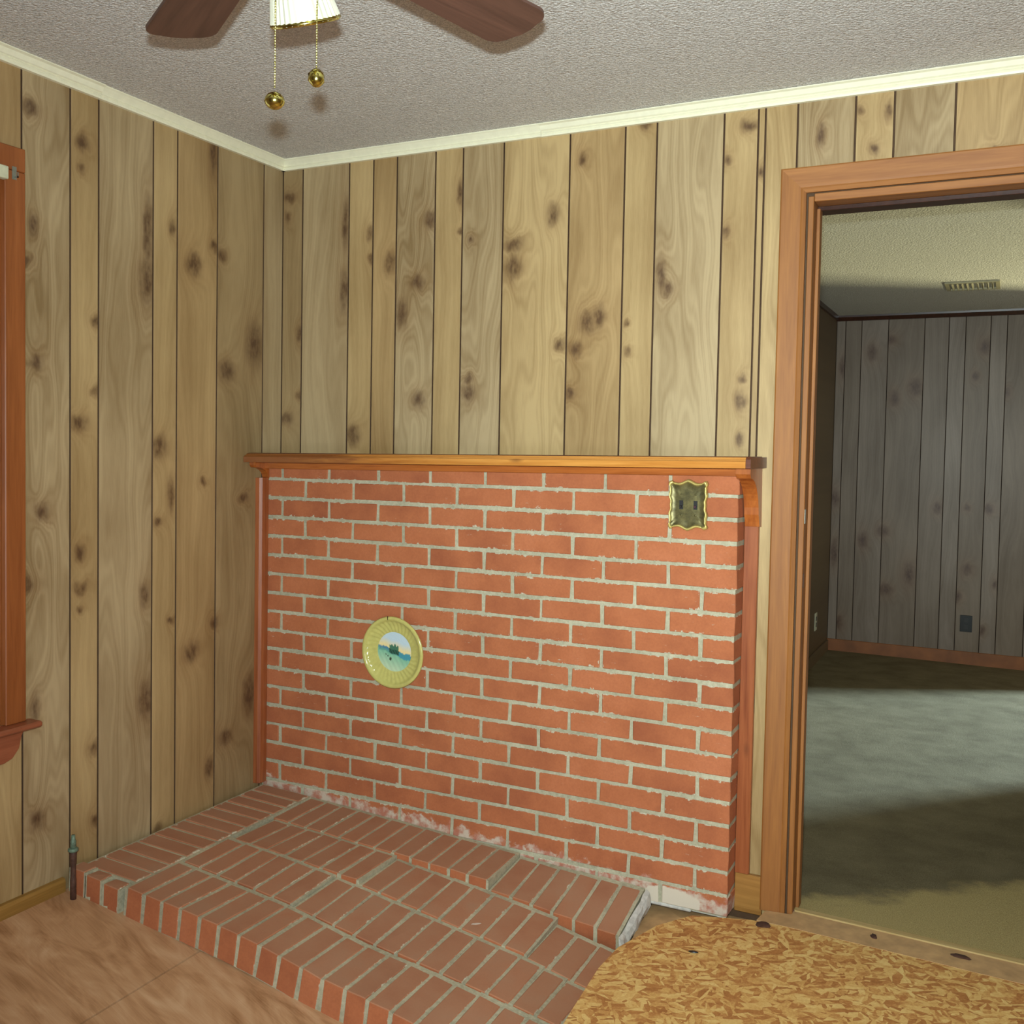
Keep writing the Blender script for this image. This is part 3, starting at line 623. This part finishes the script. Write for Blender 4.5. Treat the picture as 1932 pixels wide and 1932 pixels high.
boxes('cover_plate', [((2.131, YF-.006, .181), (2.203, YF-.0005, .289))], M_black, ol, bev=.0015)
for z in (.212, .258): boxes('socket', [((2.155, YF-.008, z-.014), (2.179, YF-.0062, z+.014))], simple('dark_socket', lin(30, 30, 28), .4), ol)
pl_ = root('wall_outlet', (XL, 3.78, .24)); tag(pl_, 'pale outlet cover on the dark side wall beyond the doorway', 'outlet')
boxes('cover_plate', [((XL+.0005, 3.745, .182), (XL+.006, 3.815, .296))], M_cream, pl_, bev=.0015)
boxes('socket', [((XL+.0062, 3.768, .245), (XL+.008, 3.792, .272))], M_black, pl_)
boxes('socket', [((XL+.0062, 3.768, .205), (XL+.008, 3.792, .232))], M_black, pl_)
cv = root('ceiling_vent', (2.17, 3.19, H2)); tag(cv, 'metal ceiling vent with louvres in the next room', 'vent')
boxes('vent_frame', [((2.035, 3.05, H2-.010), (2.305, 3.072, H2-.0005)), ((2.035, 3.298, H2-.010), (2.305, 3.32, H2-.0005)), ((2.035, 3.072, H2-.010), (2.055, 3.298, H2-.0005)), ((2.285, 3.072, H2-.010), (2.305, 3.298, H2-.0005))], M_vent, cv)
for k in range(9):
    mk('louvre', [(-.0012, -.112, -.007), (.0012, -.112, -.007), (.0012, .112, -.007), (-.0012, .112, -.007), (-.0012, -.112, .007), (.0012, -.112, .007), (.0012, .112, .007), (-.0012, .112, .007)],
       [(3, 2, 1, 0), (4, 5, 6, 7), (0, 1, 5, 4), (1, 2, 6, 5), (2, 3, 7, 6), (3, 0, 4, 7)], M_vent, cv, (2.072+k*.0245, 3.185, H2-.009), (0, .6 if k < 5 else -.6, 0))

# ------------------------------------------------------------------ switch plate
sp = root('switch_plate', (1.563, -.0985, 1.172)); tag(sp, 'ornate antique brass double switch plate on the bricks under the mantel', 'switch plate')
import numpy as np
W_, H_ = .118, .146
def outline(t):
    """t in 0..4 around the plate: wavy sides, scrolled corners, pointed top and bottom centre"""
    s_ = int(t) % 4; u = (t % 1)*2-1; au = abs(u)
    if s_ in (0, 2):  # bottom / top
        yy_ = .066 + .0085*(1-au)**1.3 - .0055*math.sin(PI*min(1, au*1.05))**2 + (.004 if au > .9 else 0); xx = u*.0535
        return (xx, -yy_) if s_ == 0 else (-xx, yy_)
    xx = .0565 - .004*math.cos(u*PI*1.0)**2*(1 if au < .85 else .2) + .0012*math.cos(u*PI*5) + (.003 if au > .88 else 0); yy_ = u*.066
    return (xx, yy_) if s_ == 1 else (-xx, -yy_)
NT = 96; NR = 9; V, F, rim = [], [], []
for j in range(NR):
    q = [1., 1.0, .965, .92, .89, .84, .6, .3, .02][j]; d = [0, -.010, -.0155, -.016, -.0125, -.010, -.0105, -.011, -.011][j]
    for k in range(NT):
        x, z = outline(4*k/NT); V.append((x*q, d, z*q)); rim.append(1. if 1 <= j <= 3 else (.45 if j == 4 else .0))
for j in range(NR-1):
    for k in range(NT): F.append((j*NT+k, j*NT+(k+1) % NT, (j+1)*NT+(k+1) % NT, (j+1)*NT+k))
F.append(tuple(range((NR-1)*NT, NR*NT)))
o = mk('plate', V, F, M_obrass, sp, (1.563, -.0985, 1.172), smooth=True)
at = o.data.attributes.new('rim', 'FLOAT', 'POINT'); at.data.foreach_set('value', rim)
bm = bmesh.new(); bm.from_mesh(o.data); bmesh.ops.recalc_face_normals(bm, faces=bm.faces[:]); bm.to_mesh(o.data); bm.free()
for x in (-.019, .023):
    cx = 1.563+x
    fr = boxes('slot_frame', [((cx-.0055, -.1112, 1.160), (cx+.0055, -.1092, 1.185))], simple('slot_black', lin(16, 12, 12), .6), sp)
    boxes('toggle', [((cx-.003, -.117, 1.1645), (cx+.003, -.1113, 1.1715))], simple('plum_toggle', lin(70, 38, 52) if x > 0 else lin(30, 26, 24), .4), sp, bev=.001)
    for z in (1.203, 1.143):
        lathe('screw', [(.0028, 0), (.0028, .001), (.0015, .0018)], M_obrass, sp, (cx, -.1092, z), (PI/2, 0, 0), 10)

# ------------------------------------------------------------------ dish
dx, dz = .573, .640
ds = root('ceramic_plate', (dx, -.1, dz)); tag(ds, 'yellow glazed decorative plate with painted landscape centre on the bricks', 'plate')
prof = [(.004, -.006), (.06, -.006), (.085, -.012), (.112, -.024), (.1195, -.026), (.1195, -.022)]
# front surface with swirling flutes (local: z = out of the wall)
NTk = 144; rad = [(.0655, .010), (.070, .0118), (.078, .0125), (.088, .0145), (.098, .018), (.1045, .0215), (.107, .0265), (.112, .0285), (.118, .0275), (.1205, .0235), (.118, .021), (.10, .010), (.07, .0025), (.04, .001)]
V, F = [], []
for j, (r, z) in enumerate(rad):
    for k in range(NTk):
        a = 2*PI*k/NTk
        fl_ = 0.
        if 1 <= j <= 5:
            ph = a*36 - (r-.07)*170; fl_ = .0022*math.sin(ph)*math.sin(PI*(j-.5)/5.2)
        V.append((r*math.cos(a), r*math.sin(a), z+fl_))
for j in range(len(rad)-1):
    for k in range(NTk): F.append((j*NTk+k, (j+1)*NTk+k, (j+1)*NTk+(k+1) % NTk, j*NTk+(k+1) % NTk))
F.append(tuple(range((len(rad)-1)*NTk, len(rad)*NTk))[::-1])
def faceout(o, r=(PI/2, 0, 0)):
    o.rotation_euler = r
o = mk('glazed_rim', V, F, M_ceramic, ds, (dx, -.0985, dz), (PI/2, 0, 0), smooth=True)
V, F, cols = [], [], []
NS, NA = 30, 72
def land(x, y):   # x right, y up, in -1..1
    rr = random.random()*.06
    hor = .10-.22*x+.03*math.sin(9*x)
    sky_l = np.array(lin(196, 216, 226)); sky_w = np.array(lin(240, 220, 160))
    if y > hor:
        t = min(1, max(0, (y-hor-.1)/.38)); c = sky_w*(1-t)+sky_l*t
        if abs(x+.02) < .27:  # tree tops
            h = hor+.16+.16*abs(math.sin(x*17+1.0))*(1-abs(x)*2)
            if y < h: c = np.array(lin(70, 120, 96))
        return c*(1-rr)
    b = hor-.26-.06*x
    if y > b:
        c = np.array(lin(72, 150, 168)) if x > .15 else np.array(lin(104, 164, 150))
        if abs(x+.02) < .30 and y > b+.04: c = np.array(lin(48, 100, 84)) if math.sin(x*40+y*23) > -.3 else np.array(lin(36, 62, 56))
        if x < -.35 and y > b+.1: c = np.array(lin(84, 138, 164))
        return c*(1-rr)
    t = min(1, max(0, (b-y)/.75)); c = np.array(lin(134, 196, 164))*(1-t)+np.array(lin(198, 222, 186))*t
    c = c*(1-.12*math.sin(x*11+y*7)**2)
    for (qx, qy, qr) in ((-.22, -.38, .075), (-.37, -.24, .035), (-.5, -.17, .035)):
        if (x-qx)**2+(y-qy)**2*.8 < qr*qr: c = np.array(lin(62, 70, 58))
    return c*(1-rr)
V.append((0, 0, 0)); cols.append(land(0, 0))
for i in range(1, NS+1):
    for k in range(NA):
        a = 2*PI*k/NA; r = i/NS; V.append((r*.066*math.cos(a), r*.066*math.sin(a), 0)); cols.append(land(r*math.cos(a), r*math.sin(a)))
for k in range(NA): F.append((0, 1+k, 1+(k+1) % NA))
for i in range(NS-1):
    for k in range(NA): F.append((1+i*NA+k, 1+(i+1)*NA+k, 1+(i+1)*NA+(k+1) % NA, 1+i*NA+(k+1) % NA))
o = mk('painted_centre', V, F, M_paint, ds, (dx, -.0985-.0103, dz), (PI/2, 0, 0))
at = o.data.color_attributes.new('paint', 'FLOAT_COLOR', 'POINT')
at.data.foreach_set('color', [float(v) for c in cols for v in (*c, 1.)]); tag(o, 'painted green and blue landscape disc')
boxes('hanger_notch', [((dx-.018, -.1275, dz+.108), (dx-.0155, -.1262, dz+.121))], M_dark, ds)

# ------------------------------------------------------------------ gas pipe stub
gp = root('pipe_stub', (.060, -.965, .018)); tag(gp, 'rusty vertical pipe stub with a green valve beside the hearth', 'pipe')
lathe('pipe', [(.0085, 0), (.0085, .070), (.0078, .074), (.0075, .11), (.0088, .115), (.0095, .14), (.0098, .155)], M_pipe, gp, (.060, -.965, .016), (0, 0, 0), 16)
lathe('flange', [(.010, 0), (.0145, .003), (.0145, .008), (.010, .011)], M_verd, gp, (.060, -.965, .165), (.05, .04, 0), 12)
lathe('valve_stem', [(.0085, 0), (.0078, .014), (.0085, .018), (.006, .024), (.0052, .036)], M_verd, gp, (.060, -.965, .1765), (0, 0, 0), 12)

# ------------------------------------------------------------------ ceiling fan
FC = Vector((1.42, -1.776, 0)); FZ = 2.10
fan = root('ceiling_fan', (FC.x, FC.y, H)); tag(fan, 'brown bladed ceiling fan with ribbed glass lights and brass pull chains', 'ceiling fan')
lathe('canopy', [(.075, 0), (.078, -.012), (.06, -.045), (.05, -.06)], M_brass, fan, (FC.x, FC.y, H-.0005), (0, 0, 0), 32)
lathe('motor_housing', [(.05, 0), (.105, -.012), (.118, -.04), (.118, -.085), (.10, -.115), (.06, -.125)], M_brass, fan, (FC.x, FC.y, H-.061), (0, 0, 0), 36)
lathe('switch_housing', [(.05, 0), (.062, -.01), (.062, -.04), (.045, -.055), (.02, -.06)], M_brass, fan, (FC.x, FC.y, FZ-.03), (0, 0, 0), 32)
def blade_out():
    w1, w2, r0, r1, rc = .053, .066, .155, .565, .034
    pts = [(r0, -w1), ]
    for k in range(7): a = -PI/2+PI/2*k/6; pts.append((r1-rc+rc*math.cos(a), -(w2-rc)+rc*math.sin(a)))
    pts2 = [(x, -y) for x, y in pts[::-1]]
    mid = [(r1+.006, -.012), (r1+.006, .012)]
    return pts+mid+pts2
bo = blade_out()
for k in range(5):
    ang = math.radians(76.2+72*k-.6*(k == 1)); ux, uy = math.cos(ang), math.sin(ang)
    n = len(bo); V = [(x, y, -.003) for x, y in bo]+[(x, y, .003) for x, y in bo]
    F = [tuple(range(n))[::-1], tuple(range(n, 2*n))]+[(i, (i+1) % n, n+(i+1) % n, n+i) for i in range(n)]
    mk('fan_blade', V, F, M_blade, fan, (FC.x, FC.y, FZ), (math.radians(-9), 0, ang))
    iron = [(.09, -.012), (.17, -.018), (.215, -.036), (.235, -.030), (.262, -.010), (.27, 0), (.262, .010), (.235, .030), (.215, .036), (.17, .018), (.09, .012)]
    n = len(iron); V = [(x, y, -.0075) for x, y in iron]+[(x, y, -.0035) for x, y in iron]
    F = [tuple(range(n))[::-1], tuple(range(n, 2*n))]+[(i, (i+1) % n, n+(i+1) % n, n+i) for i in range(n)]
    mk('blade_iron', V, F, M_bronze, fan, (FC.x, FC.y, FZ), (math.radians(-9), 0, ang))
sprof = [(.030, .118), (.034, .105), (.041, .075), (.049, .040), (.0565, .008), (.058, 0), (.0555, .0015), (.047, .040), (.039, .075), (.031, .105)]
for k in range(3):
    a = math.radians(116.5+120*k); ux, uy = math.cos(a), math.sin(a)
    base = Vector((FC.x+ux*.245, FC.y+uy*.245, 2.030))
    # axis leans outwards at the open end
    top = Vector((-ux*.52, -uy*.52, 1.)) - Vector((.893, .449, 0))*(.17 if k == 0 else 0); top.normalize()
    q = top.to_track_quat('Z', 'Y').to_euler()
    lathe('light_shade', sprof, M_shade, fan, base, q, 72, ribs=1, amp=.035, cap=False)
    lathe('shade_rim', [(.0575, -.002), (.0600, .0005), (.0595, .004), (.0570, .0055)], M_brass, fan, base, q, 48, cap=False)
    nk = base+top*.115
    lathe('shade_holder', [(.033, -.012), (.034, .01), (.018, .03), (.01, .034)], M_brass, fan, nk, q, 24)
    e = nk+top*.03; s0 = Vector((FC.x+ux*.05, FC.y+uy*.05, 2.045)); 
    V, F = [], []
    for i in range(13):
        t = i/12; p = s0*(1-t)**2+Vector((FC.x+ux*.15, FC.y+uy*.15, 1.99))*2*t*(1-t)*0+ (s0*.5+e*.5)*2*t*(1-t)+e*t*t+Vector((0, 0, -.02*math.sin(t*PI)))
        for j in range(8):
            b = 2*PI*j/8; V.append(p-e+Vector((-uy, ux, 0))*.006*math.cos(b)+Vector((0, 0, .006*math.sin(b))))
    for i in range(12):
        for j in range(8): F.append((i*8+j, i*8+(j+1) % 8, (i+1)*8+(j+1) % 8, (i+1)*8+j))
    mk('light_arm', V, F, M_brass, fan, e, smooth=True)
    lathe('bulb', [(.008, .06), (.02, .045), (.024, .03), (.018, .012), (.004, .004)], M_bulb, fan, base+top*.03, q, 16)
def chain(x, y, ztop, zbot):
    n = int((ztop-zbot)/.0042); pr = []
    for i in range(n):
        z = -i*.0042; pr += [(.0006, z), (.0014, z-.0011), (.0014, z-.0025), (.0006, z-.0036)]
    return lathe('pull_chain', pr, M_brass, fan, (x, y, ztop), (0, 0, 0), 6)
chain(1.342, -1.672, 2.09, 1.876); chain(1.376, -1.612, 2.09, 1.925)
def ball(name, x, y, z, r, sx=1., mat=None, seg=12, twist=0):
    pr = [(r*math.sin(PI*i/8)*(1+(.12 if i % 2 else 0)*twist)+.0004, r*sx*math.cos(PI*i/8)) for i in range(9)]
    return lathe(name, pr, mat or M_brass, fan, (x, y, z), (0, 0, 0), seg)
ball('chain_finial', 1.342, -1.672, 1.861, .0155, .85, seg=10)
ball('chain_finial', 1.376, -1.612, 1.911, .0125, 1.15, seg=8, twist=1)

# ------------------------------------------------------------------ loose bits
def scrap(name, label, cat, x, y, z, lx, ly, lz, rz, mat, rx=0., ry=0.):
    rr = random.Random(int(x*1000)); V = []; n = 11
    for q, zz in ((1., 0), (.86, lz*.8), (.35, lz)):
        for k in range(n):
            a = 2*PI*k/n; d = q*(.5+(rr.uniform(-.13, .06) if q > .5 else 0)); V.append((lx*d*math.cos(a), ly*d*math.sin(a), zz))
    F = [tuple(range(n))[::-1], tuple(range(2*n, 3*n))]+[(r_*n+k, r_*n+(k+1) % n, (r_+1)*n+(k+1) % n, (r_+1)*n+k) for r_ in (0, 1) for k in range(n)]
    o = mk(name, V, F, mat, None, (x, y, z), (rx, ry, rz)); return tag(o, label, cat)
scrap('paint_chip', 'pale paint chip lying on the middle hearth bricks', 'debris', 1.105, -.50, .0035, .034, .011, .0015, .95, M_chip, -.04, .12)
scrap('splinter', 'small white splinter on the plywood in front of the hearth', 'debris', .86, -1.01, -.0805, .02, .003, .002, .4, M_chip, 0, .12)
scrap('floor_debris', 'dark brown clump on the strand board before the door casing', 'debris', 1.812, -.118, .0025, .046, .036, .006, .2, M_debris)
scrap('floor_debris', 'dark brown scrap by the doorway tack strip, right of the clump', 'debris', 2.315, -.045, .0035, .05, .022, .005, -.1, M_debris)
scrap('floor_debris', 'small torn brown scrap on the tan threshold board', 'debris', 2.098, -.040, .0035, .02, .03, .004, .3, M_debris)
scrap('bark_flake', 'small black flake on the strand board floor', 'debris', 1.683, -.36, .0025, .026, .010, .003, .3, M_black)
for o in bpy.data.objects:
    if '_b' in o: del o['_b']
